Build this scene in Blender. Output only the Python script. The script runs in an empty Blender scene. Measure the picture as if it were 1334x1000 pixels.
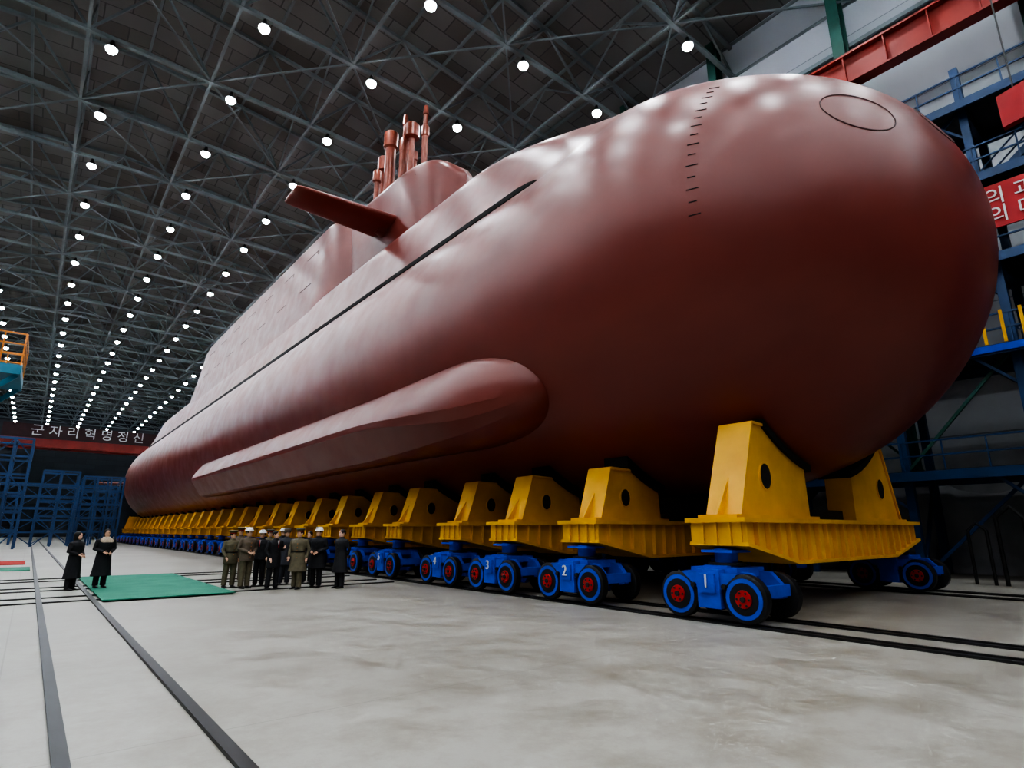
import bpy, math, random
from mathutils import Vector, Matrix
import mathutils.noise as mn
import bmesh
random.seed(4)
S=bpy.context.scene
COL=S.collection
sin,cos,pi,rad=math.sin,math.cos,math.pi,math.radians
try:
    S.view_settings.view_transform='AgX'; S.view_settings.look='AgX - High Contrast'
except Exception as ex: print(ex)
S.view_settings.exposure=0.42

# ---------------- materials ----------------
def mat(name,c1,rough=0.6,metal=0.0,c2=None,scale=1.0,bump=0.0,bscale=None,detail=6,coat=0.0,stretch=None,spec=0.5):
    m=bpy.data.materials.new(name); m.use_nodes=True
    nt=m.node_tree; N=nt.nodes; L=nt.links
    b=N['Principled BSDF']
    b.inputs['Base Color'].default_value=(*c1,1); b.inputs['Roughness'].default_value=rough
    b.inputs['Metallic'].default_value=metal
    b.inputs['Specular IOR Level'].default_value=spec
    if coat: b.inputs['Coat Weight'].default_value=coat; b.inputs['Coat Roughness'].default_value=0.25
    tc=N.new('ShaderNodeTexCoord'); src=tc.outputs['Object']
    if stretch:
        mp=N.new('ShaderNodeMapping'); mp.inputs['Scale'].default_value=stretch
        L.new(src,mp.inputs['Vector']); src=mp.outputs['Vector']
    if c2 is None: c2=tuple(x*0.78 for x in c1)
    n=N.new('ShaderNodeTexNoise'); n.inputs['Scale'].default_value=scale; n.inputs['Detail'].default_value=detail
    L.new(src,n.inputs['Vector'])
    r=N.new('ShaderNodeValToRGB'); r.color_ramp.elements[0].position=.35; r.color_ramp.elements[1].position=.68
    r.color_ramp.elements[0].color=(*c2,1); r.color_ramp.elements[1].color=(*c1,1)
    L.new(n.outputs['Fac'],r.inputs['Fac']); L.new(r.outputs['Color'],b.inputs['Base Color'])
    if bump:
        n2=N.new('ShaderNodeTexNoise'); n2.inputs['Scale'].default_value=bscale or scale*4; n2.inputs['Detail'].default_value=4
        L.new(src,n2.inputs['Vector'])
        bp=N.new('ShaderNodeBump'); bp.inputs['Strength'].default_value=bump; bp.inputs['Distance'].default_value=0.05
        L.new(n2.outputs['Fac'],bp.inputs['Height']); L.new(bp.outputs['Normal'],b.inputs['Normal'])
    return m
def emis(name,c,s):
    m=bpy.data.materials.new(name); m.use_nodes=True
    b=m.node_tree.nodes['Principled BSDF']; b.inputs['Base Color'].default_value=(*c,1)
    b.inputs['Emission Color'].default_value=(*c,1); b.inputs['Emission Strength'].default_value=s
    try: m.cycles.emission_sampling='NONE'
    except Exception: pass
    return m

def hull_mat():
    m=mat('hull_oxide_red',(.195,.040,.029),.40,0,(.155,.030,.022),.5,0,spec=.42,stretch=(1,.45,1))
    N=m.node_tree.nodes;L=m.node_tree.links;b=N['Principled BSDF']
    tc=[n for n in N if n.type=='TEX_COORD'][0]
    n=N.new('ShaderNodeTexNoise'); n.inputs['Scale'].default_value=.9; n.inputs['Detail'].default_value=8; L.new(tc.outputs['Object'],n.inputs['Vector'])
    r=N.new('ShaderNodeMapRange'); r.inputs['From Min'].default_value=.3; r.inputs['From Max'].default_value=.7; r.inputs['To Min'].default_value=.29; r.inputs['To Max'].default_value=.42
    L.new(n.outputs['Fac'],r.inputs['Value']); L.new(r.outputs['Result'],b.inputs['Roughness'])
    n2=N.new('ShaderNodeTexNoise'); n2.inputs['Scale'].default_value=.45; n2.inputs['Detail'].default_value=2; L.new(tc.outputs['Object'],n2.inputs['Vector'])
    bp=N.new('ShaderNodeBump'); bp.inputs['Strength'].default_value=.035; bp.inputs['Distance'].default_value=.12
    L.new(n2.outputs['Fac'],bp.inputs['Height']); L.new(bp.outputs['Normal'],b.inputs['Normal'])
    return m
M_hull=hull_mat()
M_black=mat('black_rubber',(.006,.006,.006),.85,0,scale=3)
M_seam=mat('seam_dark',(.06,.014,.012),.6,0,scale=3)
M_mast=mat('mast_copper_red',(.28,.065,.036),.35,.1,(.20,.046,.026),2)
M_yel=mat('cradle_yellow',(.80,.42,.006),.45,0,(.68,.34,.006),1.5,.05)
M_blue=mat('bogie_blue',(.010,.075,.60),.4,0,(.008,.055,.45),2.5,.05)
M_red=mat('hub_red',(.50,.02,.015),.5,0,scale=5)
M_steel=mat('dark_steel',(.05,.05,.05),.45,.6,(.03,.03,.03),3)
M_rail=mat('rail_dark',(.018,.018,.02),.5,.3,(.012,.011,.01),2)
M_white=mat('white_paint',(.75,.75,.75),.5,0,scale=4)
M_green=mat('green_column',(.02,.095,.072),.6,0,(.015,.07,.05),1)
M_truss=mat('truss_steel',(.21,.245,.25),.6,.0,(.14,.165,.17),.4)
M_crane=mat('crane_red_orange',(.33,.03,.018),.55,0,(.24,.024,.014),.6)
M_plat=mat('platform_blue',(.015,.060,.17),.5,0,(.01,.042,.11),1)
M_teal=mat('platform_teal',(.02,.2,.3),.5,0,scale=1)
M_orange=mat('rail_orange',(.75,.25,.03),.5,0,scale=1)
M_ban=mat('banner_red',(.42,.010,.012),.6,0,scale=1)
M_cban=mat('crane_banner_dark',(.05,.012,.012),.7)
M_cgreen=mat('carpet_green',(.035,.20,.13),.95,0,(.025,.155,.10),1.2,.3,40)
M_cred=mat('carpet_red',(.4,.03,.02),.95,0,scale=3)
M_skin=mat('skin',(.72,.44,.31),.55,0,(.66,.39,.27),20)
M_hair=mat('hair_black',(.01,.009,.008),.6,0,scale=30)
M_cblk=mat('coat_black',(.013,.013,.017),.8,0,scale=12)
M_oliv=mat('uniform_olive',(.15,.13,.08),.8,0,(.11,.095,.06),10)
M_brn=mat('uniform_brown',(.16,.12,.088),.8,0,(.11,.085,.062),10)
M_gry=mat('suit_grey',(.04,.042,.055),.8,0,scale=10)
M_fur=mat('fur_beige',(.55,.44,.34),.95,0,(.40,.31,.23),25,.6,60)
M_hel=mat('helmet_white',(.9,.9,.9),.3,0,scale=5)
M_shoe=mat('shoe_black',(.01,.01,.01),.35,0,scale=5)
M_tread=mat('tire_dark',(.015,.015,.017),.5,.3,scale=4)
M_lip=mat('lips',(.35,.13,.1),.5,0,scale=10)

def floor_mat():
    m=mat('concrete_floor',(.31,.302,.27),.5,0,(.245,.235,.205),.22,.06,6,10)
    nt=m.node_tree;N=nt.nodes;L=nt.links
    b=N['Principled BSDF']
    ramp=[n for n in N if n.type=='VALTORGB'][0]
    tc=[n for n in N if n.type=='TEX_COORD'][0]
    n=N.new('ShaderNodeTexNoise'); n.inputs['Scale'].default_value=1.1; n.inputs['Detail'].default_value=14; n.inputs['Roughness'].default_value=.8
    L.new(tc.outputs['Object'],n.inputs['Vector'])
    r=N.new('ShaderNodeValToRGB'); r.color_ramp.elements[0].position=.36; r.color_ramp.elements[1].position=.56
    r.color_ramp.elements[0].color=(.68,.64,.57,1); r.color_ramp.elements[1].color=(1.05,1.05,1.05,1)
    L.new(n.outputs['Fac'],r.inputs['Fac'])
    mx=N.new('ShaderNodeMix'); mx.data_type='RGBA'; mx.blend_type='MULTIPLY'; mx.inputs[0].default_value=1
    L.new(ramp.outputs['Color'],mx.inputs[6]); L.new(r.outputs['Color'],mx.inputs[7])
    bt=N.new('ShaderNodeTexBrick'); bt.inputs['Scale'].default_value=1; bt.inputs['Brick Width'].default_value=7.5; bt.inputs['Row Height'].default_value=6; bt.offset=0
    bt.inputs['Mortar Size'].default_value=.010; bt.inputs['Color1'].default_value=(1,1,1,1); bt.inputs['Color2'].default_value=(.94,.94,.93,1); bt.inputs['Mortar'].default_value=(.78,.78,.77,1)
    L.new(tc.outputs['Object'],bt.inputs['Vector'])
    m2=N.new('ShaderNodeMix'); m2.data_type='RGBA'; m2.blend_type='MULTIPLY'; m2.inputs[0].default_value=1
    L.new(mx.outputs[2],m2.inputs[6]); L.new(bt.outputs['Color'],m2.inputs[7])
    L.new(m2.outputs[2],b.inputs['Base Color'])
    rr=N.new('ShaderNodeMapRange'); rr.inputs['From Min'].default_value=.35; rr.inputs['From Max'].default_value=.65; rr.inputs['To Min'].default_value=.38; rr.inputs['To Max'].default_value=.62
    L.new(n.outputs['Fac'],rr.inputs['Value']); L.new(rr.outputs['Result'],b.inputs['Roughness'])
    return m
M_floor=floor_mat()
def brick_mat(name,c1,c2,mort,w,h,ms,rough=.8,rot=None,bias=-.2):
    m=bpy.data.materials.new(name); m.use_nodes=True
    N=m.node_tree.nodes;L=m.node_tree.links;b=N['Principled BSDF'];b.inputs['Roughness'].default_value=rough
    tc=N.new('ShaderNodeTexCoord'); mp=N.new('ShaderNodeMapping')
    if rot: mp.inputs['Rotation'].default_value=rot
    L.new(tc.outputs['Object'],mp.inputs['Vector'])
    t=N.new('ShaderNodeTexBrick'); t.inputs['Scale'].default_value=1; t.inputs['Brick Width'].default_value=w; t.inputs['Row Height'].default_value=h
    t.inputs['Mortar Size'].default_value=ms; t.inputs['Color1'].default_value=(*c1,1); t.inputs['Color2'].default_value=(*c2,1); t.inputs['Mortar'].default_value=(*mort,1)
    t.offset=0.5; t.inputs['Bias'].default_value=bias
    L.new(mp.outputs['Vector'],t.inputs['Vector']); L.new(t.outputs['Color'],b.inputs['Base Color'])
    return m
M_roof=brick_mat('roof_panels',(.18,.18,.168),(.080,.060,.045),(.09,.09,.085),3.2,1.55,.05,bias=-.45)
M_wall=brick_mat('wall_sheet_panels',(.44,.46,.49),(.37,.39,.42),(.2,.21,.23),6,1.2,.03,.7,(pi/2,0,pi/2))
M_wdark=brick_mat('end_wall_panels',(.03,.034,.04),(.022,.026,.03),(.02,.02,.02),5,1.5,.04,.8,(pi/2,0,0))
M_plaster=mat('plaster_white_dirty',(.50,.51,.53),.85,0,(.26,.27,.29),.5,.4,1.5)

# ---------------- mesh builder ----------------
class MB:
    def __init__(s): s.v=[];s.f=[];s.m=[];s.mats=[]
    def mi(s,m):
        if m not in s.mats: s.mats.append(m)
        return s.mats.index(m)
    def add(s,vs,fs,m):
        o=len(s.v); s.v+= [tuple(v) for v in vs]; k=s.mi(m)
        for f in fs: s.f.append(tuple(o+i for i in f)); s.m.append(k)
    def box(s,a,b,m):
        x0,y0,z0=a;x1,y1,z1=b
        vs=[(x0,y0,z0),(x1,y0,z0),(x1,y1,z0),(x0,y1,z0),(x0,y0,z1),(x1,y0,z1),(x1,y1,z1),(x0,y1,z1)]
        s.add(vs,[(0,3,2,1),(4,5,6,7),(0,1,5,4),(1,2,6,5),(2,3,7,6),(3,0,4,7)],m)
    def beam(s,p,q,w,h,m):
        p=Vector(p);q=Vector(q);d=(q-p).normalized()
        up=Vector((0,0,1)) if abs(d.z)<.95 else Vector((0,1,0))
        a=d.cross(up).normalized()*w/2; b=a.cross(d).normalized()*h/2
        vs=[p-a-b,p+a-b,p+a+b,p-a+b,q-a-b,q+a-b,q+a+b,q-a+b]
        s.add(vs,[(0,1,2,3),(7,6,5,4),(0,4,5,1),(1,5,6,2),(2,6,7,3),(3,7,4,0)],m)
    def tube(s,pts,rs,m,n=10,sq=1.0,cap=True):
        pts=[Vector(p) for p in pts]; vs=[];k=len(pts)
        prev=None
        for i,p in enumerate(pts):
            d=(pts[min(i+1,k-1)]-pts[max(i-1,0)]).normalized()
            if prev is None:
                ref=Vector((1,0,0)) if abs(d.x)<.9 else Vector((0,1,0))
                a=(ref-d*ref.dot(d)).normalized()
            else: a=(prev-d*prev.dot(d)).normalized()
            prev=a; b=d.cross(a)
            for j in range(n):
                t=2*pi*j/n; vs.append(p+a*cos(t)*rs[i]+b*sin(t)*rs[i]*sq)
        fs=[]
        for i in range(k-1):
            for j in range(n): fs.append((i*n+j,i*n+(j+1)%n,(i+1)*n+(j+1)%n,(i+1)*n+j))
        if cap: fs.append(tuple(range(n-1,-1,-1))); fs.append(tuple((k-1)*n+j for j in range(n)))
        s.add(vs,fs,m)
    def rings(s,rs,m,cap=True,closed=True):
        n=len(rs[0]); vs=[p for r in rs for p in r]; fs=[]
        for i in range(len(rs)-1):
            for j in range(n if closed else n-1): fs.append((i*n+j,i*n+(j+1)%n,(i+1)*n+(j+1)%n,(i+1)*n+j))
        if cap: fs.append(tuple(range(n-1,-1,-1))); fs.append(tuple((len(rs)-1)*n+j for j in range(n)))
        s.add(vs,fs,m)
    def ell(s,lst,m,n=16):
        s.rings([[(cx+rx*cos(2*pi*j/n),cy+ry*sin(2*pi*j/n),z) for j in range(n)] for cx,cy,z,rx,ry in lst],m)
    def ball(s,c,r,m,n=12,k=8,zmin=-1.0,zmax=1.0):
        if not hasattr(r,'__len__'): r=(r,r,r)
        rs=[]
        for i in range(k+1):
            z=sin(math.asin(zmin)+(math.asin(zmax)-math.asin(zmin))*i/k); q=max(.02,math.sqrt(max(0,1-z*z)))
            rs.append([(c[0]+r[0]*q*cos(2*pi*j/n),c[1]+r[1]*q*sin(2*pi*j/n),c[2]+r[2]*z) for j in range(n)])
        s.rings(rs,m)
    def prism(s,poly,axis,a,b,m):
        n=len(poly)
        if axis=='y': vs=[(p[0],a,p[1]) for p in poly]+[(p[0],b,p[1]) for p in poly]
        elif axis=='z': vs=[(p[0],p[1],a) for p in poly]+[(p[0],p[1],b) for p in poly]
        else: vs=[(a,p[0],p[1]) for p in poly]+[(b,p[0],p[1]) for p in poly]
        fs=[tuple(range(n)),tuple(range(2*n-1,n-1,-1))]+[(i,i+n,(i+1)%n+n,(i+1)%n) for i in range(n)]
        s.add(vs,fs,m)
    def mesh(s,name,smooth=True,ang=35,fix=True):
        me=bpy.data.meshes.new(name); me.from_pydata(s.v,[],s.f)
        for m in s.mats: me.materials.append(m)
        me.polygons.foreach_set('material_index',s.m)
        if fix:
            bm=bmesh.new(); bm.from_mesh(me); bmesh.ops.recalc_face_normals(bm,faces=bm.faces); bm.to_mesh(me); bm.free()
        if smooth:
            me.polygons.foreach_set('use_smooth',[True]*len(me.polygons))
            me.set_sharp_from_angle(angle=rad(ang))
        me.update(); return me
    def obj(s,name,parent=None,**k):
        o=bpy.data.objects.new(name,s.mesh(name,**k)); COL.objects.link(o)
        if parent: o.parent=parent
        return o
def empty(name,loc=(0,0,0),rz=0):
    e=bpy.data.objects.new(name,None); e.location=loc; e.rotation_euler=(0,0,rz); COL.objects.link(e); return e
def text(name,body,size,loc,rot,m,parent=None,ext=.02,spacing=1.0):
    c=bpy.data.curves.new(name,'FONT'); c.body=body; c.size=size; c.extrude=ext; c.align_x='CENTER'; c.align_y='CENTER'; c.space_character=spacing
    c.materials.append(m); o=bpy.data.objects.new(name,c); o.location=loc; o.rotation_euler=rot; COL.objects.link(o)
    if parent: o.parent=parent
    return o

# ---------------- camera ----------------
H=1.7
cam=bpy.data.cameras.new('camera'); co=bpy.data.objects.new('camera',cam); COL.objects.link(co)
cam.sensor_width=36; cam.lens=750/1334*36; cam.clip_end=600; cam.clip_start=.05
co.location=(0,0,H); co.rotation_euler=(rad(90+14.29),0,-rad(39.1)); S.camera=co

# ---------------- submarine ----------------
X0,ZC,R0=15.5,8.7,6.0
def ss(a,b,x):
    t=min(1,max(0,(x-a)/(b-a))); return t*t*(3-2*t)
def hr(Y):
    if Y<9.2: return R0*math.sqrt(max(0,1-((9.2-Y)/7)**2))
    if Y<98: return R0
    u=(Y-98)/24; return R0*(1-.9*u**1.9)
def kk(Y): return ss(5,18,Y)*(1-ss(90,103,Y))
CAS=[(-4.243,4.243),(-3.95,5.3),(-3.65,6.4),(-3.3,7.35),(-2.7,7.95),(-1.6,8.2),(0,8.3)]
def cas(t):
    n=len(CAS)-1; x=t*n; i=min(int(x),n-1); f=x-i
    P=lambda j: CAS[max(0,j)] if j<=n else (-CAS[2*n-j][0],CAS[2*n-j][1])
    if i==0: p0=(CAS[0][0]*2-CAS[1][0],CAS[0][1]*2-CAS[1][1])
    else: p0=P(i-1)
    p1,p2,p3=P(i),P(i+1),P(i+2)
    return tuple(.5*((2*p1[c])+(-p0[c]+p2[c])*f+(2*p0[c]-5*p1[c]+4*p2[c]-p3[c])*f*f+(-p0[c]+3*p1[c]-3*p2[c]+p3[c])*f**3) for c in (0,1))
def hp(Y,a,side=-1,off=0.0):
    r=hr(Y); ca,sa=cos(rad(a)),sin(rad(a)); k=kk(Y)
    x=-ca*(r+off); z=sa*(r+off)
    if a>45:
        c=cas((a-45)/45); q=(r/R0); x=x*(1-k)+c[0]*q*k; z=z*(1-k)+c[1]*q*k
    m=ss(7.5,12.6,Y)
    if m<1 and a>22:
        R=r+off+k*2.35*ss(22,84,a)*r/R0
        x=x*m-ca*R*(1-m); z=z*m+sa*R*(1-m)
    return (X0-side*x if side>0 else X0+x, Y, ZC+z)
sub=empty('submarine',(0,0,0))
mb=MB()
Ys=[9.2-7*cos(i*pi/2/40) for i in range(40)]+[9.2+i*.5 for i in range(0,32)]+[25+i*3 for i in range(0,22)]+[90+i*.9 for i in range(0,36)]
Ys=[y for y in Ys if y<=121.5]
Ys[0]=2.2003
angs=[-90+i*2.5 for i in range(0,55)]+[45+i*2.5 for i in range(1,18)]+[90]
ringsL=[]
for Y in Ys:
    L_=[hp(Y,a,-1) for a in angs]
    R_=[(2*X0-p[0],p[1],p[2]) for p in L_[1:-1]][::-1]
    ringsL.append(L_+R_)
mb.rings(ringsL,M_hull)
mb.obj('hull',sub,ang=24)
mb=MB()
for sd in (-1,1):
    rs=[]
    ys=[12.5,12.9,13.5]+[14.5+i*1.5 for i in range(53)]+[94]
    for i,Y in enumerate(ys):
        hh=[.02,.12,.19][i] if i<3 else .19
        p=Vector(hp(Y,44.2,sd,.035)); rs.append([hp(Y,44.0,sd,-.08),tuple(p),(p.x,Y,p.z+hh),(p.x-sd*.2,Y,p.z+hh)])
    mb.rings(rs,M_black)
mb.obj('limber_slot',sub,smooth=False)
def sect(Y,wb,wt,zb,zt,rr=.5):
    prof=[(wb,zb),(wb+(wt-wb)*.5,zb+(zt-zb)*.5)]
    zs=zt-rr
    prof.append((wb+(wt-wb)*((zs-zb)/(zt-zb)),zs))
    wx=prof[-1][0]; r2=min(rr,wx*.98)
    for i in range(1,9):
        t=i*pi/16; prof.append((wx-r2*(1-cos(t)),zs+rr*sin(t)))
    left=[(X0-w,Y,z) for w,z in prof]; right=[(X0+w,Y,z) for w,z in prof][::-1]
    return left+right
mb=MB(); rs=[]
SL=23.0
for i in range(0,45):
    if i<=20: Y=SL+4.6*(1-cos(i*pi/40)); w=2.0*math.sqrt(max(1e-5,1-((SL+4.6-Y)/4.6)**2))
    else: Y=SL+4.6+(i-20)*.4; w=2.0+.2*ss(28,34,Y)
    zt=22.2-1.3*max(0,(1-(Y-SL)/2.2))**2.2 -.3*max(0,1-(Y-SL)/5)
    rs.append(sect(Y,max(w+.12,.03),max(w-.12,.02),15.5,zt,.6))
mb.rings(rs,M_hull); mb.obj('sail',sub,ang=40)
mb=MB(); rs=[]
TB=[(31.5,2.0,1.6,19.2),(32.6,2.6,1.9,20.6),(33.6,3.05,2.25,21.6),(34.6,3.4,2.52,22.15),(35.8,3.58,2.6,22.3),(40,3.62,2.6,22.3),(50,3.62,2.6,22.3),(60,3.62,2.6,22.3),(70,3.62,2.6,22.25),(72.5,3.6,2.55,21.9),(74.5,3.5,2.45,20.6),(76.5,3.4,2.3,18.9),(79,3.2,2.2,17.6),(82,2.9,2.0,16.8),(84,2.6,1.9,16.3)]
for Y,wb,wt,zt in TB:
    rs.append(sect(Y,wb,wt,14.9,zt,.45))
mb.rings(rs,M_hull); mb.obj('missile_casing',sub,ang=40)
mb=MB()
def seam(pts,w=.05):
    for a,b in zip(pts[:-1],pts[1:]): mb.beam(a,b,w,w,M_seam)
def tbx(z): return X0-(3.62-1.02*(z-14.9)/7.4)+.005
for y in (37,42,47,52,57,62,67):
    for zz in (18.1,20.7):
        seam([(tbx(zz),y,zz),(tbx(zz),y+2.2,zz)],.04)
    seam([(tbx(20.7),y,20.7),(tbx(20.4),y,20.4)],.04)
for y in (25.6,26.3):
    mb.box((X0-1.72,y,21.15),(X0+1.72,y+.4,21.23),M_black)
def bowY(dx,dz):
    q=1-(dx*dx+dz*dz)/36; return 9.2-7*math.sqrt(max(0,q))
for cx,cz,r in ((-2.95,1.8,.62),(-.62,2.15,.55),(2.95,1.8,.62)):
    pp=[]
    for i in range(49):
        t=2*pi*i/48; dx=cx+r*cos(t); dz=cz+r*sin(t)
        pp.append((X0+dx,bowY(dx,dz)-.001,ZC+dz))
    seam(pp,.022)
for i in range(15):
    a=-4+i*3.3; Y=6.2
    w=.10 if i%2 else .15
    p=Vector(hp(Y-w,a,-1,.003)); q=Vector(hp(Y+w*.6,a,-1,.003)); mb.beam(p,q,.014,.018,M_black)
mb.obj('panel_seams',sub,smooth=False)
# flank fairing
mb=MB()
SEC=[(16.5,-.4),(19,.0),(22.5,.60),(25,.98),(26,1.10),(27.5,1.16),(38,1.14),(39.5,1.06),(40.5,.95),(46.5,-.02),(48.5,-.4)]
def supe(t,p,q): return max(0,1-t**p)**(1/q)
for sd in (-1,1):
    rs=[]
    ys=[11.3+4.0*(1-cos(i*pi/2/20)) for i in range(21)]+[16.2,17.2,18.2,19.2,20.2,21.2,22.5,25,30,35,40,45,48,50,51,51.8,52.5,53]
    for Y in ys:
        if Y<15.3: e=supe((15.3-Y)/4.0,2.3,2.3); e2=e
        elif Y>50: e=math.sqrt(max(0.0,1-((Y-50)/3.0)**2)); e2=.5+.5*e
        else: e=1; e2=1
        rnd=1-ss(12.5,21.5,Y)
        ring=[]
        for i,(a,o) in enumerate(SEC):
            t=i/(len(SEC)-1); ro=1.70*(sin(pi*t)**.8)-.4; ra=15.8+32.7*t
            o_=o*(1-rnd)+ro*rnd; a_=a*(1-rnd)+ra*rnd
            aa=32.5+(a_-32.5)*e2
            off=-.4+(o_+.4)*e
            ring.append(hp(Y,-aa,sd,off))
        rs.append(ring)
    mb.rings(rs,M_hull)
fo=mb.obj('flank_fairing',sub,ang=18)
def wing(mb,x1,x2,yc,zc,c1,c2,th,vertical=False,sweep=0):
    rs=[]
    for k in range(0,9):
        f=[0,.15,.4,.7,.9,.96,.985,.997,1][k]
        c=c1+(c2-c1)*f; t=th*(1-.35*f)
        if k>=5: c*=[.99,.96,.9,.8][k-5]; t*=[.9,.7,.45,.1][k-5]
        ring=[]
        for j in range(24):
            a=2*pi*j/24; yy=cos(a); tt=sin(a)*(1-.25*yy)*.5
            p=(x1+(x2-x1)*f, yc+sweep*f+yy*c/2, tt*t)
            ring.append((p[0],p[1],zc+p[2]) if not vertical else (X0+p[2],p[1],p[0]))
        rs.append(ring)
    mb.rings(rs,M_hull)
mb=MB()
wing(mb,X0-1.6,8.0,28.6,19.1,3.0,2.1,.75); wing(mb,X0+1.6,2*X0-8.0,28.6,19.1,3.0,2.1,.75)
mb.tube([(X0-1.3,28.6,19.1),(X0-2.5,28.6,19.1)],[.9,.5],M_hull,16)
wing(mb,X0-2,6.9,109,8.7,5,3.2,.6); wing(mb,X0+2,2*X0-6.9,109,8.7,5,3.2,.6)
wing(mb,10,16.3,109,0,5.5,3.5,.6,True); wing(mb,7.5,1.6,109,0,5,3.2,.6,True)
mb.obj('control_planes',sub,ang=50)
mb=MB(); mb.tube([(X0,121,ZC),(X0,122.5,ZC),(X0,123.5,ZC)],[.7,.6,.15],M_mast,20)
for i in range(7):
    t=2*pi*i/7; r=[]
    for f in (0,.3,.6,.85,1):
        rr_=.5+2.2*f; tw=.9-.5*f; c=.9*(1-.6*f*f)
        a=t+f*.35; ctr=Vector((X0+rr_*cos(a),121.9,ZC+rr_*sin(a))); tan=Vector((-sin(a),0,cos(a)))
        d=tan*cos(tw)+Vector((0,1,0))*sin(tw); nn=d.cross(Vector((cos(a),0,sin(a))))
        r.append([ctr-d*c/2,ctr+nn*.05,ctr+d*c/2,ctr-nn*.05])
    mb.rings(r,M_mast)
mb.obj('propeller',sub)
mb=MB()
def mast(x,y,z1,r,capr,caph,tip=0):
    mb.tube([(x,y,21.8),(x,y,z1)],[r,r],M_mast,16)
    mb.tube([(x,y,21.9),(x,y,23.2)],[r*1.5,r*1.35],M_mast,16)
    mb.tube([(x,y,z1-caph),(x,y,z1-caph*.9),(x,y,z1),(x,y,z1+.12)],[r*1.02,capr,capr,capr*.75],M_mast,16)
    if tip: mb.tube([(x,y,z1),(x,y,z1+tip*.6),(x,y,z1+tip*.6+.01),(x,y,z1+tip)],[.16,.14,.2,.14],M_mast,10)
mast(X0,33.5,27.3,.25,.42,1.1); mast(X0-.2,32.1,28.4,.36,.50,1.2); mast(X0+.2,30.9,27.4,.30,.33,.9,2.0)
mast(X0,29.5,27.6,.20,.48,1.0); mast(X0+.3,28.3,26.9,.2,.26,.7,1.6); mast(X0-.7,32.9,25.6,.18,.3,.8); mast(X0+.5,29.9,26.0,.14,.2,.6)
mb.obj('periscope_masts',sub)

# ---------------- cradles & bogies ----------------
def hullz(x,Y,off):
    r=hr(Y); d=x-X0; return ZC-math.sqrt(max(.01,r*r-d*d))-off
def cradle_mesh(Y,name,bow=True):
    mb=MB(); y0,y1=-.62,.62
    xl,xr=10.7,20.3
    prof=[(xl,1.45),(12.7,1.05),(18.3,1.05),(xr,1.45),(xr,1.86),(xl,1.86)]
    mb.prism(prof,'y',y0+.1,y1-.1,M_yel)
    mb.box((xl-.1,y0-.05,1.86),(xr+.1,y1+.05,1.95),M_yel)
    for a,b in zip(prof[:3],prof[1:4]):
        mb.beam((a[0],0,a[1]),(b[0],0,b[1]),1.3,.07,M_yel)
    def zb(x):
        if x<12.7: return 1.45-(x-xl)/2.0*.4
        if x>18.3: return 1.05+(x-18.3)/2.0*.4
        return 1.05
    x=xl+.03
    while x<xr:
        mb.box((x,y0,zb(x)),(x+.035,y1,1.87),M_yel); x+=.44
    for y in (-.3,0,.3): mb.box((xl-.06,y-.02,1.45),(xr+.06,y+.02,1.86),M_yel)
    if bow: bo,to,ts,inner,off,hxx,hzz=11.05,11.85,12.45,14.15,.17,12.25,2.85
    else:   bo,to,ts,inner,off,hxx,hzz=11.15,11.6,12.4,13.6,.28,12.15,2.55
    for sd in (-1,1):
        X=lambda x: X0+sd*(X0-x)
        ya,yb=-.3,.38
        arc=[(ts+(inner-ts)*i/8) for i in range(9)]
        poly=[(bo,1.94)]+[(to,hullz(ts,Y+ya,off)+.02)]+[(a,hullz(a,Y+ya,off)) for a in arc]+[(inner+.05,1.94)]
        poly=[(X(p[0]),p[1]) for p in poly]
        mb.prism(poly,'y',ya,ya+.06,M_yel); mb.prism(poly,'y',yb-.06,yb,M_yel)
        sh=[(p[0],p[1]-.05) for p in poly]; sh[0]=(sh[0][0]-sd*.05,sh[0][1]); sh[1]=(sh[1][0]-sd*.05,sh[1][1])
        mb.prism(sh,'y',ya+.05,yb-.05,M_yel)
        mb.beam((poly[0][0],(ya+yb)/2,poly[0][1]),(poly[1][0],(ya+yb)/2,poly[1][1]),yb-ya+.12,.06,M_yel)
        mb.beam((poly[1][0],(ya+yb)/2,poly[1][1]),(poly[2][0],(ya+yb)/2,poly[2][1]),yb-ya+.12,.06,M_yel)
        bx=sorted((X(bo-.25),X(inner+.3))); mb.box((bx[0],ya-.1,1.94),(bx[1],yb+.1,2.02),M_yel)
        hx,hz=X(hxx),hzz; q=1 if bow else .8
        mb.tube([(hx,ya-.03,hz),(hx,ya+.01,hz)],[.25*q,.25*q],M_yel,24,sq=1.2); mb.tube([(hx,ya-.035,hz),(hx,ya+.01,hz)],[.21*q,.21*q],M_black,24,sq=1.3)
        pv=[]
        for a in [ts-.15+(inner+.2-ts+.15)*i/8 for i in range(9)]:
            pv.append((X(a),hullz(a,Y,off),hullz(a,Y,-.0)))
        rs=[[(p[0],ya-.08,p[1]),(p[0],yb+.08,p[1]),(p[0],yb+.08,p[2]),(p[0],ya-.08,p[2])] for p in pv]
        mb.rings(rs,M_black)
        g=[(X(bo-.25),2.0),(X(bo),2.0),(X(bo+.3),2.8)]
        mb.prism(g,'y',.03,.09,M_yel)
    mb.box((14.6,-.15,1.95),(16.4,.15,2.2),M_steel)
    return mb.mesh(name,ang=25)
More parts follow.
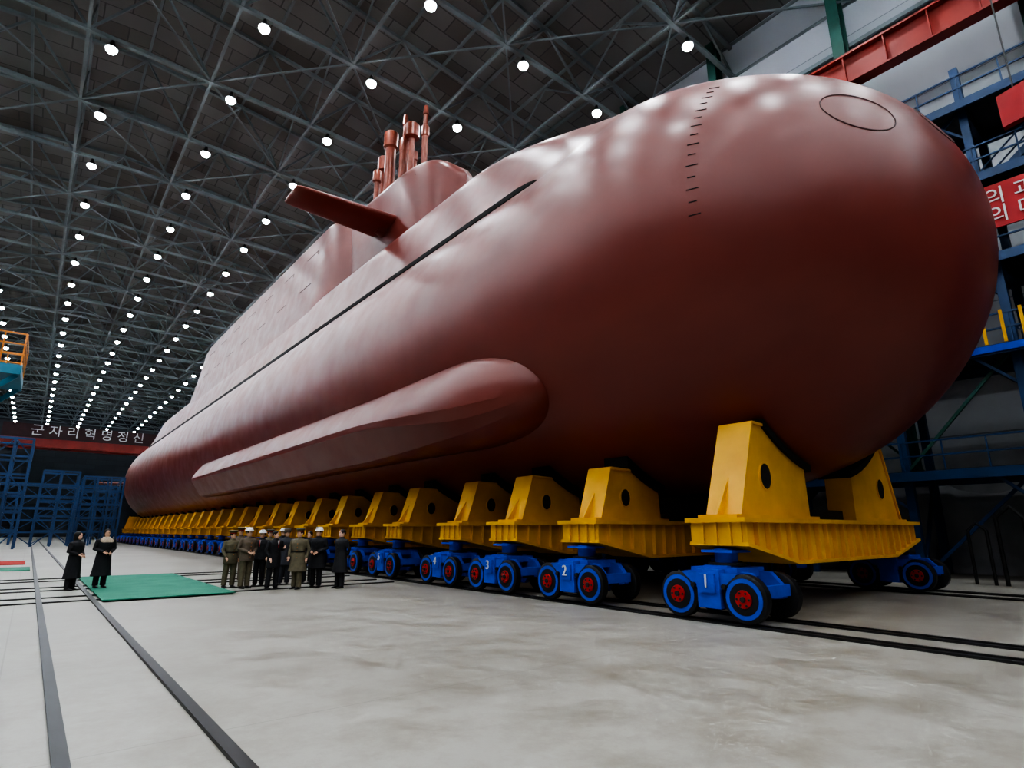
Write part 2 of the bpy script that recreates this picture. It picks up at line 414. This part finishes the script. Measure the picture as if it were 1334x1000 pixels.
def bogie_mesh():
    mb=MB(); W=.58
    for sx in (-1,1):
        for sy in (-1,1):
            x=sx*W;y=sy*.7;z=.43
            a,b=(x-.1,x+.1)
            mb.tube([(a,y,z),(a+.02,y,z),(b-.02,y,z),(b,y,z)],[.40,.43,.43,.40],M_tread,32)
            o=x+sx*.1
            mb.tube([(o-sx*.02,y,z),(o+sx*.015,y,z)],[.36,.36],M_blue,28)
            mb.tube([(o,y,z),(o+sx*.025,y,z)],[.29,.28],M_tread,28)
            mb.tube([(o,y,z),(o+sx*.05,y,z)],[.17,.155],M_red,20)
            mb.tube([(o,y,z),(o+sx*.08,y,z)],[.06,.05],M_steel,12)
            for k in range(6):
                t=k*pi/3; mb.tube([(o,y+.12*cos(t),z+.12*sin(t)),(o+sx*.065,y+.12*cos(t),z+.12*sin(t))],[.022,.022],M_steel,6)
    for sy in (-1,1): mb.tube([(-W,sy*.7,.43),(W,sy*.7,.43)],[.07,.07],M_steel,12)
    prof=[(-.95,.40),(-.95,.62),(-.72,.86),(-.3,.9),(-.25,.98),(.25,.98),(.3,.9),(.72,.86),(.95,.62),(.95,.40),(.45,.33),(.34,.2),(-.34,.2),(-.45,.33)]
    for sx in (-1,1): mb.prism(prof,'x',sx*.36-.07,sx*.36+.07,M_blue)
    p2=[(-.24,.22),(-.24,.92),(.24,.92),(.24,.22)]
    mb.prism(p2,'x',-.72,.72,M_blue)
    mb.box((-.78,-.17,.5),(.78,.17,.84),M_blue)
    mb.box((-.5,-.5,.78),(.5,.5,.95),M_blue)
    for sy in (-1,1):
        mb.box((-.42,sy*.98-.05,.45),(.42,sy*.98+.05,.66),M_blue)
        mb.prism([(sy*.24,.86),(sy*.6,.86),(sy*.24,.55)],'x',-.68,-.62,M_blue); mb.prism([(sy*.24,.86),(sy*.6,.86),(sy*.24,.55)],'x',.62,.68,M_blue)
        mb.tube([(-.6,sy*.33,.62),(-.74,sy*.33,.62)],[.05,.05],M_steel,8)
    mb.tube([(0,0,.9),(0,0,1.0)],[.3,.3],M_blue,24)
    mb.tube([(0,0,.97),(0,0,1.03)],[.36,.36],M_steel,24)
    mb.tube([(0,0,1.0),(0,0,1.3)],[.22,.22],M_blue,24)
    mb.box((-.34,-.34,1.22),(.34,.34,1.27),M_blue)
    return mb.mesh('bogie',ang=35)
BM=bogie_mesh()
cy=[6.65,10.5,13.6,16.4,20.3,23.4,27,30.2]
while cy[-1]<103: cy.append(cy[-1]+3.35)
CM=cradle_mesh(50,'cradle',False)
for i,Y in enumerate(cy):
    me=cradle_mesh(Y,'cradle_bow') if Y<9.5 else (cradle_mesh(Y,'cradle_stern',False) if Y>96 else CM)
    o=bpy.data.objects.new('support_cradle',me); o.location=(0,Y,0); COL.objects.link(o)
    for xx in (10.95,20.05):
        b=bpy.data.objects.new('rail_bogie',BM); b.location=(xx,Y,.06); COL.objects.link(b)
        if i<8 and xx<15: text('bogie_number',str(i+1),.34,(-.735-.06,0,.70),(pi/2,0,-pi/2),M_white,b,.012)
mb=MB(); mb.box((15.0,9,2.24),(16.0,104,2.66),M_steel)
for y in (12,15,18.3,22,25): mb.box((13.9,y-.1,2.3),(17.1,y+.1,2.5),M_steel)
mb.obj('keel_beam',smooth=False)

# ---------------- room shell ----------------
XL,XR,YF,YE=-30,33,-32,215
mb=MB(); mb.box((XL,YF,-.3),(XR,YE,0),M_floor); mb.obj('floor',smooth=False)
zr=lambda x: 35.0+3.0*(1-abs(x-1.5)/31.5)
mb=MB(); mb.prism([(XL,35),(1.5,38),(XR,35),(XR,35.3),(1.5,38.3),(XL,35.3)],'y',YF,YE,M_roof); mb.obj('ceiling',smooth=False)
mb=MB(); mb.box((XR,YF,0),(XR+.3,YE,5.2),M_plaster); mb.box((XR,YF,5.2),(XR+.3,YE,35.2),M_wall); mb.obj('wall_right',smooth=False)
mb=MB(); mb.box((XL-.3,YF,0),(XL,YE,5.2),M_plaster); mb.box((XL-.3,YF,5.2),(XL,YE,35.2),M_wall); mb.obj('wall_left',smooth=False)
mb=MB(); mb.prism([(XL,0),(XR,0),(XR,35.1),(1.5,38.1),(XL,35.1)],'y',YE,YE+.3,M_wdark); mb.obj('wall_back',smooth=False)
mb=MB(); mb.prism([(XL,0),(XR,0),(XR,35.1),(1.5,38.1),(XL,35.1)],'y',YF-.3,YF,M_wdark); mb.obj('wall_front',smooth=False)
mb=MB()
y=1.6-7.75*4
while y<YE:
    for X in (XR-.9,XL+.9):
        mb.box((X-.45,y-.3,0),(X-.38,y+.3,34.8),M_green); mb.box((X+.38,y-.3,0),(X+.45,y+.3,34.8),M_green); mb.box((X-.4,y-.06,0),(X+.4,y+.06,34.8),M_green)
    y+=7.75
for X in (XR-.2,XL+.2):
    for z in (9,16,22,29): mb.box((X-.1,YF,z),(X+.1,YE,z+.25),M_truss)
mb.obj('wall_columns',smooth=False)
mb=MB(); mb.tube([(32.2,10.9,27.9),(32.95,10.9,27.9)],[.6,.6],M_steel,24); mb.tube([(32.1,10.9,27.9),(32.3,10.9,27.9)],[.25,.25],M_steel,16); mb.obj('wall_fan')
mb=MB()
for X in (XR-2.4,XL+2.4):
    mb.box((X-.35,YF+1,24.9),(X+.35,YE-1,25.0),M_crane); mb.box((X-.35,YF+1,26.6),(X+.35,YE-1,26.72),M_crane); mb.box((X-.05,YF+1,25),(X+.05,YE-1,26.6),M_crane)
    y=YF+2
    while y<YE-2: mb.box((X-.3,y,25),(X+.3,y+.06,26.6),M_crane); y+=1.94
    mb.box((X-.05,YF+1,26.72),(X+.05,YE-1,26.87),M_steel)
mb.obj('crane_runway',smooth=False)
cr=empty('overhead_crane')
mb=MB()
for yy in (186,191): mb.box((XL+3.4,yy,22.0),(XR-3.4,yy+.9,24.2),M_crane)
for X in (XL+2.4,XR-2.4):
    mb.box((X-.4,184,26.9),(X+.4,194,27.8),M_crane)
    sg=1 if X<0 else -1
    for yy in (186,191): mb.box((min(X-.3,X+sg*1.8),yy,27.0),(max(X+.3,X+sg*1.8),yy+.9,27.9),M_crane); mb.box((min(X+sg*1.0,X+sg*1.8),yy,22),(max(X+sg*1.0,X+sg*1.8),yy+.9,27.9),M_crane)
mb.box((18,186,24.2),(23,192,26.2),M_steel)
x=XL+4
while x<XR-4: mb.box((x,185.93,22),(x+.1,186,24.2),M_crane); x+=2.5
mb.obj('girders',cr,smooth=False)
mb=MB(); mb.box((-9,185.6,24.25),(28,185.75,27.6),M_cban); mb.obj('banner_board',cr,smooth=False)
text('banner_text','군 자 리 혁 명 정 신',3.0,(8.5,185.5,26.0),(pi/2,0,0),M_white,cr,.02,1.0)

# trusses
mb=MB(); nb=18; dx=(XR-XL)/nb
xs=[XL+i*dx for i in range(nb+1)]
ty=[24+7.75*k for k in range(-7,25)]
ty=[y for y in ty if YF+.5<y<YE-.5]
zt=lambda x: zr(x)-.45
ZB=32.1
for y in ty:
    mb.beam((XL,y,ZB),(XR,y,ZB),.26,.26,M_truss)
    mb.beam((XL,y,zt(XL)),(1.5,y,zt(1.5)),.26,.26,M_truss); mb.beam((1.5,y,zt(1.5)),(XR,y,zt(XR)),.26,.26,M_truss)
    for i in range(nb):
        a,b=xs[i],xs[i+1]; mb.beam((a,y,ZB if i%2==0 else zt(a)),(b,y,zt(b) if i%2==0 else ZB),.14,.14,M_truss)
for i,x in enumerate(xs):
    mb.beam((x,YF,zt(x)+.22),(x,YE,zt(x)+.22),.16,.22,M_truss)
    if i%2==0: mb.beam((x,YF,ZB),(x,YE,ZB),.18,.18,M_truss)
for k,(y,y2) in enumerate(zip(ty[:-1],ty[1:])):
    for i in range(0,nb,2):
        a,b=xs[i],xs[i+2] if i+2<=nb else xs[nb]
        if (i//2+k)%2==0: mb.beam((a,y,ZB),(b,y2,ZB),.11,.11,M_truss)
        else: mb.beam((b,y,ZB),(a,y2,ZB),.11,.11,M_truss)
        if i%4==0: mb.beam((a,y,ZB),(a,(y+y2)/2,zt(a)),.11,.11,M_truss); mb.beam((a,(y+y2)/2,zt(a)),(a,y2,ZB),.11,.11,M_truss)
mb.obj('roof_truss',smooth=False)

# lamps
M_lamp=emis('lamp_glow',(.80,.90,1.0),90)
mb=MB()
lx=[-.7+7.05*j for j in range(-4,5)]
ld=bpy.data.lights.new('high_bay_light','AREA'); ld.shape='DISK'; ld.size=.5; ld.energy=185; ld.color=(.93,.97,1.0); ld.spread=rad(155)
for y in ty:
    for x in lx:
        mb.tube([(x,y,31.95),(x,y,31.6),(x,y,31.35)],[.1,.2,.38],M_steel,12)
        mb.ball((x,y,31.34),(.32,.32,.30),M_lamp,14,6,-1,0)
mb.obj('high_bay_lamps',ang=60)
for y in ty:
    if y>110: continue
    for x in lx:
        l=bpy.data.objects.new('high_bay_light',ld); l.location=(x,y,30.95); COL.objects.link(l); l.parent=bpy.data.objects['high_bay_lamps']

# ---------------- floor rails, carpets ----------------
mb=MB()
def railY(x,y0,y1,w=.1):
    mb.box((x-w/2,y0,0.0),(x+w/2,y1,.035),M_rail)
def railX(y,x0,x1,w=.1): mb.box((x0,y-w/2,0),(x1,y+w/2,.03),M_rail)
for x in (.45,1.51): railY(x,YF,170,.11); 
for x in (10.37,11.53,19.47,20.63): railY(x,YF,200,.10); railY(x+.26,YF,200,.06)
for y in (18.6,19.9,22.2,23.4,26.3,27.6): railX(y,-28,9.9,.12)
for x in (-12,-10.9): railY(x,YF,170,.1)
mb.obj('floor_rails',smooth=False)
mb=MB(); mb.box((1.65,17.9,.036),(4.7,27.3,.06),M_cgreen); mb.obj('green_carpet',smooth=False)
mb=MB(); mb.box((-5,40,.0),(.1,44.5,.03),M_cred); mb.obj('red_carpet',smooth=False)
mb=MB(); mb.box((-1.5,34,.0),(.3,37,.03),M_cgreen); mb.obj('green_carpet',smooth=False)

# ---------------- right working platform ----------------
mb=MB(); xa,xb=26.5,29.4
lv=[3.9,8.2,11.6,14.9,18.2]
ys=[7.9+4*k for k in range(-9,7)]
for y in ys:
    for x in (xa,xb): mb.beam((x,y,0),(x,y,20),.28,.28,M_plat)
    for z in lv: mb.beam((xa,y,z-.2),(xb,y,z-.2),.2,.25,M_plat)
    mb.beam((xa,y,0),(xb,y,lv[0]-.3),.12,.12,M_plat)
for z in lv:
    mb.box((xa-.6,ys[0],z-.05),(xb,ys[-1],z),M_steel)
    for x in (xa-.6,xb): mb.beam((x,ys[0],z-.2),(x,ys[-1],z-.2),.12,.35,M_plat)
    for h in (.55,1.1): mb.beam((xa-.6,ys[0],z+h),(xa-.6,ys[-1],z+h),.06,.06,M_plat)
    y=ys[0]
    while y<=ys[-1]: mb.beam((xa-.6,y,z),(xa-.6,y,z+1.1),.05,.05,M_plat); y+=1.33
    for y in ys: mb.beam((xa-.5,y+1.2,z-.3),(xa,y+.0,z-1.5),.1,.1,M_plat)
for k in range(len(ys)-1):
    a,b=ys[k],ys[k+1]
    if k%3==1:
        for q in range(5):
            z0,z1=([0]+lv)[q],lv[q]
            ya,yb=(a,b) if q%2 else (b,a)
            for xx in (27.6,28.4): mb.beam((xx,ya,z0),(xx,yb,z1),.06,.25,M_plat)
            n=12
            for t in range(n): mb.box((27.6,ya+(yb-ya)*t/n-.13,z0+(z1-z0)*t/n),(28.4,ya+(yb-ya)*t/n+.13,z0+(z1-z0)*t/n+.04),M_plat)
            for xx in (27.6,28.4): mb.beam((xx,ya,z0+.9),(xx,yb,z1+.9),.05,.05,M_plat)
    elif k%3==0:
        for q in range(5): mb.beam((xb,a,([0]+lv)[q]),(xb,b,lv[q]),.1,.1,M_green)
    if k%2==0:
        for q in range(0,5): mb.beam((xa,b,([0]+lv)[q]),(xa,a,lv[q]),.11,.11,M_green if q==1 else M_plat)
wp=mb.obj('work_platform',smooth=False)
mb=MB()
y=-12
while y<5.5:
    mb.box((xa-.7,y,8.2),(xa-.66,y+.10,9.4),M_yel); y+=.55
mb.box((xa-.72,-12,7.9),(xa-.66,5.6,8.15),M_blue)
mb.obj('guard_slats',wp,smooth=False)
bn=empty('slogan_banner',(25.7,0,0))
mb=MB(); mb.box((-.05,-16,12.4),(.02,4.6,14.1),M_ban); mb.obj('board',bn,smooth=False)
t=text('slogan_text','의 과학기술중시정책을 관철하자\n의 미래를 위하여 힘차게 전진',.72,(-.08,3.75,13.2),(pi/2,0,-pi/2),M_white,bn,.01); t.data.align_x='LEFT'
mb=MB(); mb.prism([(-4,16.9),(2.7,15.9),(2.7,17.2),(-4,18.6)],'x',25.2,25.5,M_ban)
mb.beam((25.35,2.2,17.2),(25.35,2.2,24.9),.05,.05,M_steel); mb.obj('red_hoist_beam',smooth=False)

# tarpaulin heap
mb=MB()
rs=[]
for i in range(70):
    y=-20+i*.7; r=[]
    h=3.6+1.0*mn.noise(Vector((y*.25,0,0)))
    for j in range(14):
        t=pi*j/13; n=.35*mn.noise(Vector((y*.9,j*.6,2)))
        r.append((30.55-cos(t)*(.75+n*.4),y,max(0,max(0.0,sin(t))**.6*(h+n*1.6))))
    rs.append(r)
mb.rings(rs,M_plaster); mb.obj('tarpaulin_stack',ang=60)
mb=MB()
mb.box((24.0,1.4,0),(25.5,4.2,.35),M_steel)
mb.tube([(24.7,1.6,1.35),(24.7,4.0,1.35)],[.75,.75],M_steel,24); mb.tube([(24.7,1.5,1.35),(24.7,1.6,1.35)],[.85,.85],M_steel,24)
mb.tube([(24.7,4.0,1.35),(24.7,4.12,1.35)],[.85,.85],M_steel,24)
mb.box((24.2,2.2,1.9),(25.2,3.3,2.7),M_steel)
mb.tube([(24.3,4.3,0),(24.3,4.3,2.1),(24.3,4.6,2.45),(24.3,5.0,2.1),(24.3,5.0,0)],[.06]*5,M_steel,10)
mb.tube([(24.3,5.3,0),(24.3,5.3,1.7),(24.3,5.55,1.95),(24.3,5.8,1.7),(24.3,5.8,0)],[.05]*5,M_steel,10)
mb.obj('winch_machine')
mb=MB()
for x,y in ((24.4,-1.5),(24.9,-.6)):
    mb.tube([(x,y,0),(x,y,.1),(x,y,.1),(x,y,1.45),(x,y,1.6),(x,y,1.62),(x,y,1.8)],[.28,.28,.24,.24,.12,.06,.05],M_plat,18)
mb.obj('gas_cylinders')

# ---------------- far racks ----------------
def rack(name,x0,x1,y0,y1,h,n,nl,m):
    mb=MB()
    for i in range(n+1):
        x=x0+(x1-x0)*i/n
        for y in (y0,y1): mb.beam((x,y,0),(x,y,h),.2,.2,m)
    for l in range(1,nl+1):
        z=h*l/nl
        for y in (y0,y1): mb.beam((x0,y,z),(x1,y,z),.15,.2,m)
        for i in range(n+1):
            x=x0+(x1-x0)*i/n; mb.beam((x,y0,z),(x,y1,z),.12,.16,m)
    for i in range(n):
        for l in range(nl):
            a=x0+(x1-x0)*i/n;b=x0+(x1-x0)*(i+1)/n
            if (i+l)%2: a,b=b,a
            mb.beam((a,y0,h*l/nl),(b,y0,h*(l+1)/nl),.09,.09,m)
    mb.obj(name,smooth=False)
rack('blue_scaffold_tower',-8,-1.0,74,79,10.5,5,6,M_plat)
rack('blue_storage_rack',.3,3.6,84,88,8.3,2,5,M_plat)
rack('blue_storage_rack',4.2,8.2,86,90,8.0,3,5,M_plat)
rack('blue_storage_rack',-8,8.5,96,100,7.5,8,5,M_plat)
mb=MB()
for x in (-9,-5):
    for y in (48,53): mb.beam((x,y,0),(x,y,12),.35,.35,M_teal)
mb.box((-9.5,47.5,11.4),(-2.0,53.5,12.0),M_teal); mb.beam((-5,48,8.5),(-2.2,48,11.4),.25,.3,M_teal)
mb.beam((-5,53,8.5),(-2.2,53,11.4),.25,.3,M_teal)
for y in (47.6,53.4):
    for h in (.7,1.4,2.1): mb.beam((-9.5,y,12+h),(-2.05,y,12+h),.08,.08,M_orange)
    for i in range(8): mb.beam((-9.5+i*1.06,y,12),(-9.5+i*1.06,y,14.1),.08,.08,M_orange)
for h in (.7,1.4,2.1): mb.beam((-2.05,47.6,12+h),(-2.05,53.4,12+h),.08,.08,M_orange)
mb.obj('access_gantry',smooth=False)

# ---------------- people ----------------
def person(name,x,y,face,coat,legs,hat='none',hatm=None,h=1.72,clen=.82,female=False,pose=0,collar=None,fat=1.0,z=0.0,turn=0.0):
    e=empty(name,(x,y,z),face); s=h/1.72; e.scale=(s,s,s)
    f=fat*(.88 if female else 1.0)
    mb=MB()
    sh=.205*f
    mb.ell([(0,0,clen,.20*f+(.06 if clen<.6 else 0),.14*f+(.05 if clen<.6 else 0)),(0,0,clen+.1,.195*f+(.04 if clen<.6 else 0),.14*f+(.03 if clen<.6 else 0)),(0,0,.95,.185*f,.135*f),(0,-.005,1.08,.165*f,.122*f),(0,-.01,1.2,.185*f,.13*f),(0,-.01,1.32,.205*f,.13*f),(0,.0,1.40,.19*f,.11*f),(0,.005,1.445,.12,.085),(0,.0,1.485,.07,.07)],coat,20)
    poses={0:(((.25,.01,1.13),(.25,-.07,.89)),((.25,.01,1.13),(.25,-.07,.89))),
           1:(((.25,.02,1.14),(.10,-.19,1.04)),((.25,.02,1.14),(.10,-.19,1.02))),
           2:(((.25,.03,1.13),(.24,-.10,.91)),((.24,-.02,1.13),(.14,-.24,1.2))),
           3:(((.25,.07,1.14),(.13,.16,.98)),((.25,.07,1.14),(.12,.16,.96))),
           4:(((.25,.0,1.13),(.23,-.14,.92)),((.26,.05,1.14),(.27,.0,.89)))}[pose]
    hm=MB()
    for sd,(el,wr) in ((-1,poses[0]),(1,poses[1])):
        S0=Vector((sd*sh*.93,0,1.385)); E=Vector((sd*el[0]*f,el[1],el[2])); W=Vector((sd*wr[0],wr[1],wr[2]))
        mb.tube([S0+Vector((-sd*.05,0,.01)),S0,(S0+E)/2,E,(E+W)/2,W],[.05,.066,.06,.052,.047,.04],coat,12)
        d=(W-E).normalized(); side=Vector((0,-1,0)) if abs(d.y)<.6 else Vector((0,0,1)); side=(side-d*side.dot(d)).normalized(); nrm=d.cross(side)
        P=lambda a,b,c=0: W+d*a+side*b+nrm*c
        hm.tube([P(-.01,0),P(.02,0),P(.06,0),P(.09,0)],[.026,.036,.04,.034],M_skin,10,.45)
        for k,(o,l) in enumerate(((.028,.062),(.010,.072),(-.009,.066),(-.027,.05))):
            cu=-sd*.5
            hm.tube([P(.08,o),P(.08+l*.5,o,cu*l*.25),P(.08+l*.95,o,cu*l*.8)],[.010,.009,.007],M_skin,6)
        hm.tube([P(.02,.03),P(.05,.058,-sd*.01),P(.085,.062,-sd*.02)],[.013,.011,.008],M_skin,6)
    c=mb.obj('coat',e,ang=180)
    rm=c.modifiers.new('r','REMESH'); rm.mode='VOXEL'; rm.voxel_size=.017; rm.use_smooth_shade=True
    sm=c.modifiers.new('s','SMOOTH'); sm.iterations=3
    hm.obj('hands',e,ang=70)
    mb=MB(); st=.10
    for sd in (-1,1):
        lm=M_skin if legs is None else legs
        fy=-.05*sd if pose in (2,4) else 0
        mb.tube([(sd*.09,0,.92),(sd*.095,fy*.3,.75),(sd*st,-.012+fy*.7,.5),(sd*st,.01+fy,.3),(sd*(st+.005),.012+fy,.07)],[.105,.098,.086,.08,.076],lm,12)
        r=[]
        for yy,w,hh in ((.075,.035,.06),(.05,.042,.085),(0,.044,.09),(-.06,.045,.065),(-.12,.046,.05),(-.165,.038,.038),(-.185,.02,.025)):
            r.append([(sd*(st+.01)+w*cos(t*pi/4),yy+fy,.002+hh*max(0,(sin(t*pi/4)+1)/2)) for t in range(8)])
        mb.rings(r,M_shoe)
    mb.obj('legs',e,ang=70)
    mb=MB()
    mb.tube([(0,.005,1.44),(0,0,1.5),(0,-.005,1.55)],[.062,.054,.055],M_skin,14)
    mb.ell([(0,-.045,1.487,.02,.022),(0,-.04,1.497,.042,.045),(0,-.025,1.52,.058,.07),(0,-.012,1.55,.068,.084),(0,-.004,1.59,.075,.094),(0,0,1.63,.077,.098),(0,.002,1.67,.073,.093),(0,.004,1.70,.055,.072),(0,.004,1.718,.025,.035)],M_skin,20)
    mb.add([(-.011,-.092,1.615),(.011,-.092,1.615),(.017,-.09,1.565),(-.017,-.09,1.565),(0,-.121,1.572),(0,-.1,1.62)],[(0,5,4,3),(1,2,4,5),(3,4,2),(0,1,5)],M_skin)
    for sd in (-1,1):
        mb.ball((sd*.077,.008,1.598),(.012,.022,.034),M_skin,8,6)
        mb.ball((sd*.03,-.088,1.607),(.013,.008,.006),M_white,8,5); mb.ball((sd*.03,-.0935,1.607),(.006,.004,.006),M_hair,8,5)
        mb.beam((sd*.016,-.095,1.626),(sd*.046,-.086,1.627),.008,.007,M_hair)
    mb.ball((0,-.083,1.542),(.024,.010,.006),M_red if female else M_lip,8,5)
    k=1.10
    if not female:
        mb.rings([[(k*.077*q*cos(2*pi*j/20),.008+k*.1*q*sin(2*pi*j/20)*(1 if sin(2*pi*j/20)>0 else .86),z+(.035 if sin(2*pi*j/20)<-.3 and z<1.66 else 0)) for j in range(20)] for z,q in ((1.575,.98),(1.61,1.02),(1.65,1.02),(1.69,.88),(1.715,.62),(1.73,.25))],M_hair)
    else:
        mb.rings([[(k*.08*q*cos(2*pi*j/20),.015+k*.105*q*sin(2*pi*j/20)*(1 if sin(2*pi*j/20)>0 else (.6 if z<1.64 else .88)),z) for j in range(20)] for z,q in ((1.44,.75),(1.5,.98),(1.56,1.02),(1.64,1.04),(1.69,.92),(1.72,.62),(1.737,.25))],M_hair)
    if hat=='helmet':
        mb.ball((0,.005,1.655),(.115,.135,.105),hatm,20,7,0,1)
        mb.ell([(0,-.0,1.645,.13,.155),(0,-.0,1.652,.135,.16),(0,.0,1.665,.115,.137)],hatm,20)
        mb.box((-.012,-.13,1.66),(.012,.135,1.765),hatm)
    if hat=='cap':
        mb.ell([(0,0,1.65,.088,.106),(0,0,1.69,.09,.108),(0,.0,1.71,.125,.14),(0,.0,1.74,.13,.145),(0,.01,1.76,.10,.11)],hatm,20)
        mb.ell([(0,0,1.652,.091,.109),(0,0,1.672,.091,.109)],M_red,20)
        mb.prism([(-.075,-.09),(-.05,-.15),(0,-.165),(.05,-.15),(.075,-.09)],'z',1.645,1.653,M_shoe)
    if hat=='fur':
        mb.ell([(0,0,1.63,.1,.12),(0,0,1.66,.112,.13),(0,0,1.73,.112,.13),(0,.0,1.765,.08,.1)],hatm,20)
        for sd in(-1,1): mb.ball((sd*.092,.01,1.66),(.025,.05,.06),hatm,10,6)
    ho=mb.obj('head',e,ang=60); ho.rotation_euler=(0,0,turn)
    mb=MB()
    if collar:
        mb.ell([(0,-.01,1.33,.215,.15),(0,-.015,1.40,.20,.145),(0,-.01,1.45,.13,.12),(0,0,1.5,.09,.09)],collar,20)
    else:
        mb.ell([(0,0,1.44,.085,.078),(0,0,1.475,.072,.07),(0,0,1.495,.066,.066)],coat,16)
        if clen>.6 and coat in (M_cblk,M_gry):
            mb.prism([(-.03,1.43),(.03,1.43),(0,1.2)],'y',-.165,-.14,M_white); mb.prism([(-.01,1.43),(.01,1.43),(.012,1.24),(0,1.2),(-.012,1.24)],'y',-.17,-.16,M_red)
    for zz in (1.3,1.2,1.1,1.0,.9): mb.ball((.0 if clen>.6 else .03,-.142*f,zz),(.011,.008,.011),M_orange if coat in (M_oliv,M_brn) else M_steel,8,4)
    if coat in (M_oliv,M_brn): mb.ell([(0,-.005,1.05,.172*f,.13*f),(0,-.005,1.09,.172*f,.13*f)],M_shoe,20)
    mb.obj('collar_and_buttons',e,ang=60)
    return e
def gp(u,k=1.0): return ((5.10+(u-300)*.01842)*k,(20.08-(u-300)*.01497)*k)
toC=lambda x,y: math.atan2(y,x)-pi/2
people=[(296,1.0,M_oliv,M_oliv,'cap',M_oliv,1.68,.72,4,.5,.3),
 (317,.985,M_brn,M_oliv,'helmet',M_hel,1.76,.78,1,.6,.2),
 (335,1.03,M_cblk,M_cblk,'helmet',M_hel,1.70,.80,0,-.4,.2),
 (353,.97,M_cblk,M_cblk,'none',None,1.70,.62,2,.7,.3),
 (368,1.05,M_gry,M_gry,'fur',M_brn,1.74,.60,3,.1,.4),
 (385,.975,M_oliv,M_oliv,'cap',M_oliv,1.74,.50,4,-.5,-.3),
 (410,1.0,M_cblk,M_cblk,'helmet',M_hel,1.77,.55,1,-.5,-.2),
 (441,.99,M_cblk,M_cblk,'none',None,1.74,.45,3,-.9,-.2),
 (306,1.10,M_brn,M_brn,'cap',M_oliv,1.78,.8,0,0,.3),
 (345,1.13,M_oliv,M_oliv,'cap',M_oliv,1.72,.8,0,.3,0),
 (398,1.09,M_cblk,M_cblk,'none',None,1.68,.6,0,-.3,-.3),
 (362,1.17,M_cblk,M_cblk,'helmet',M_hel,1.76,.6,0,.1,0)]
for u,k,c,l,hat,hm_,h,cl,ps,tw,tn in people:
    x,y=gp(u,k)
    nm='army_officer' if c in (M_oliv,M_brn) else 'man_in_dark_coat'
    person(nm,x,y,toC(x,y)+tw,c,l,hat,hm_,h,cl,False,ps,None,1.16,0.0,tn)
person('woman_in_black_coat',1.18,22.1,toC(1.22,22.2)+.9,M_cblk,M_cblk,'none',None,1.66,.34,True,1,None,1.3,0.0,.2)
person('woman_in_fur_collar_coat',1.86,21.8,toC(1.8,21.9)+.4,M_cblk,M_cblk,'none',None,1.68,.34,True,1,M_fur,1.3,.06,-.2)

# ---------------- world ----------------
w=bpy.data.worlds.new('world'); S.world=w; w.use_nodes=True
bg=w.node_tree.nodes['Background']; bg.inputs[0].default_value=(.5,.6,.7,1); bg.inputs[1].default_value=.02
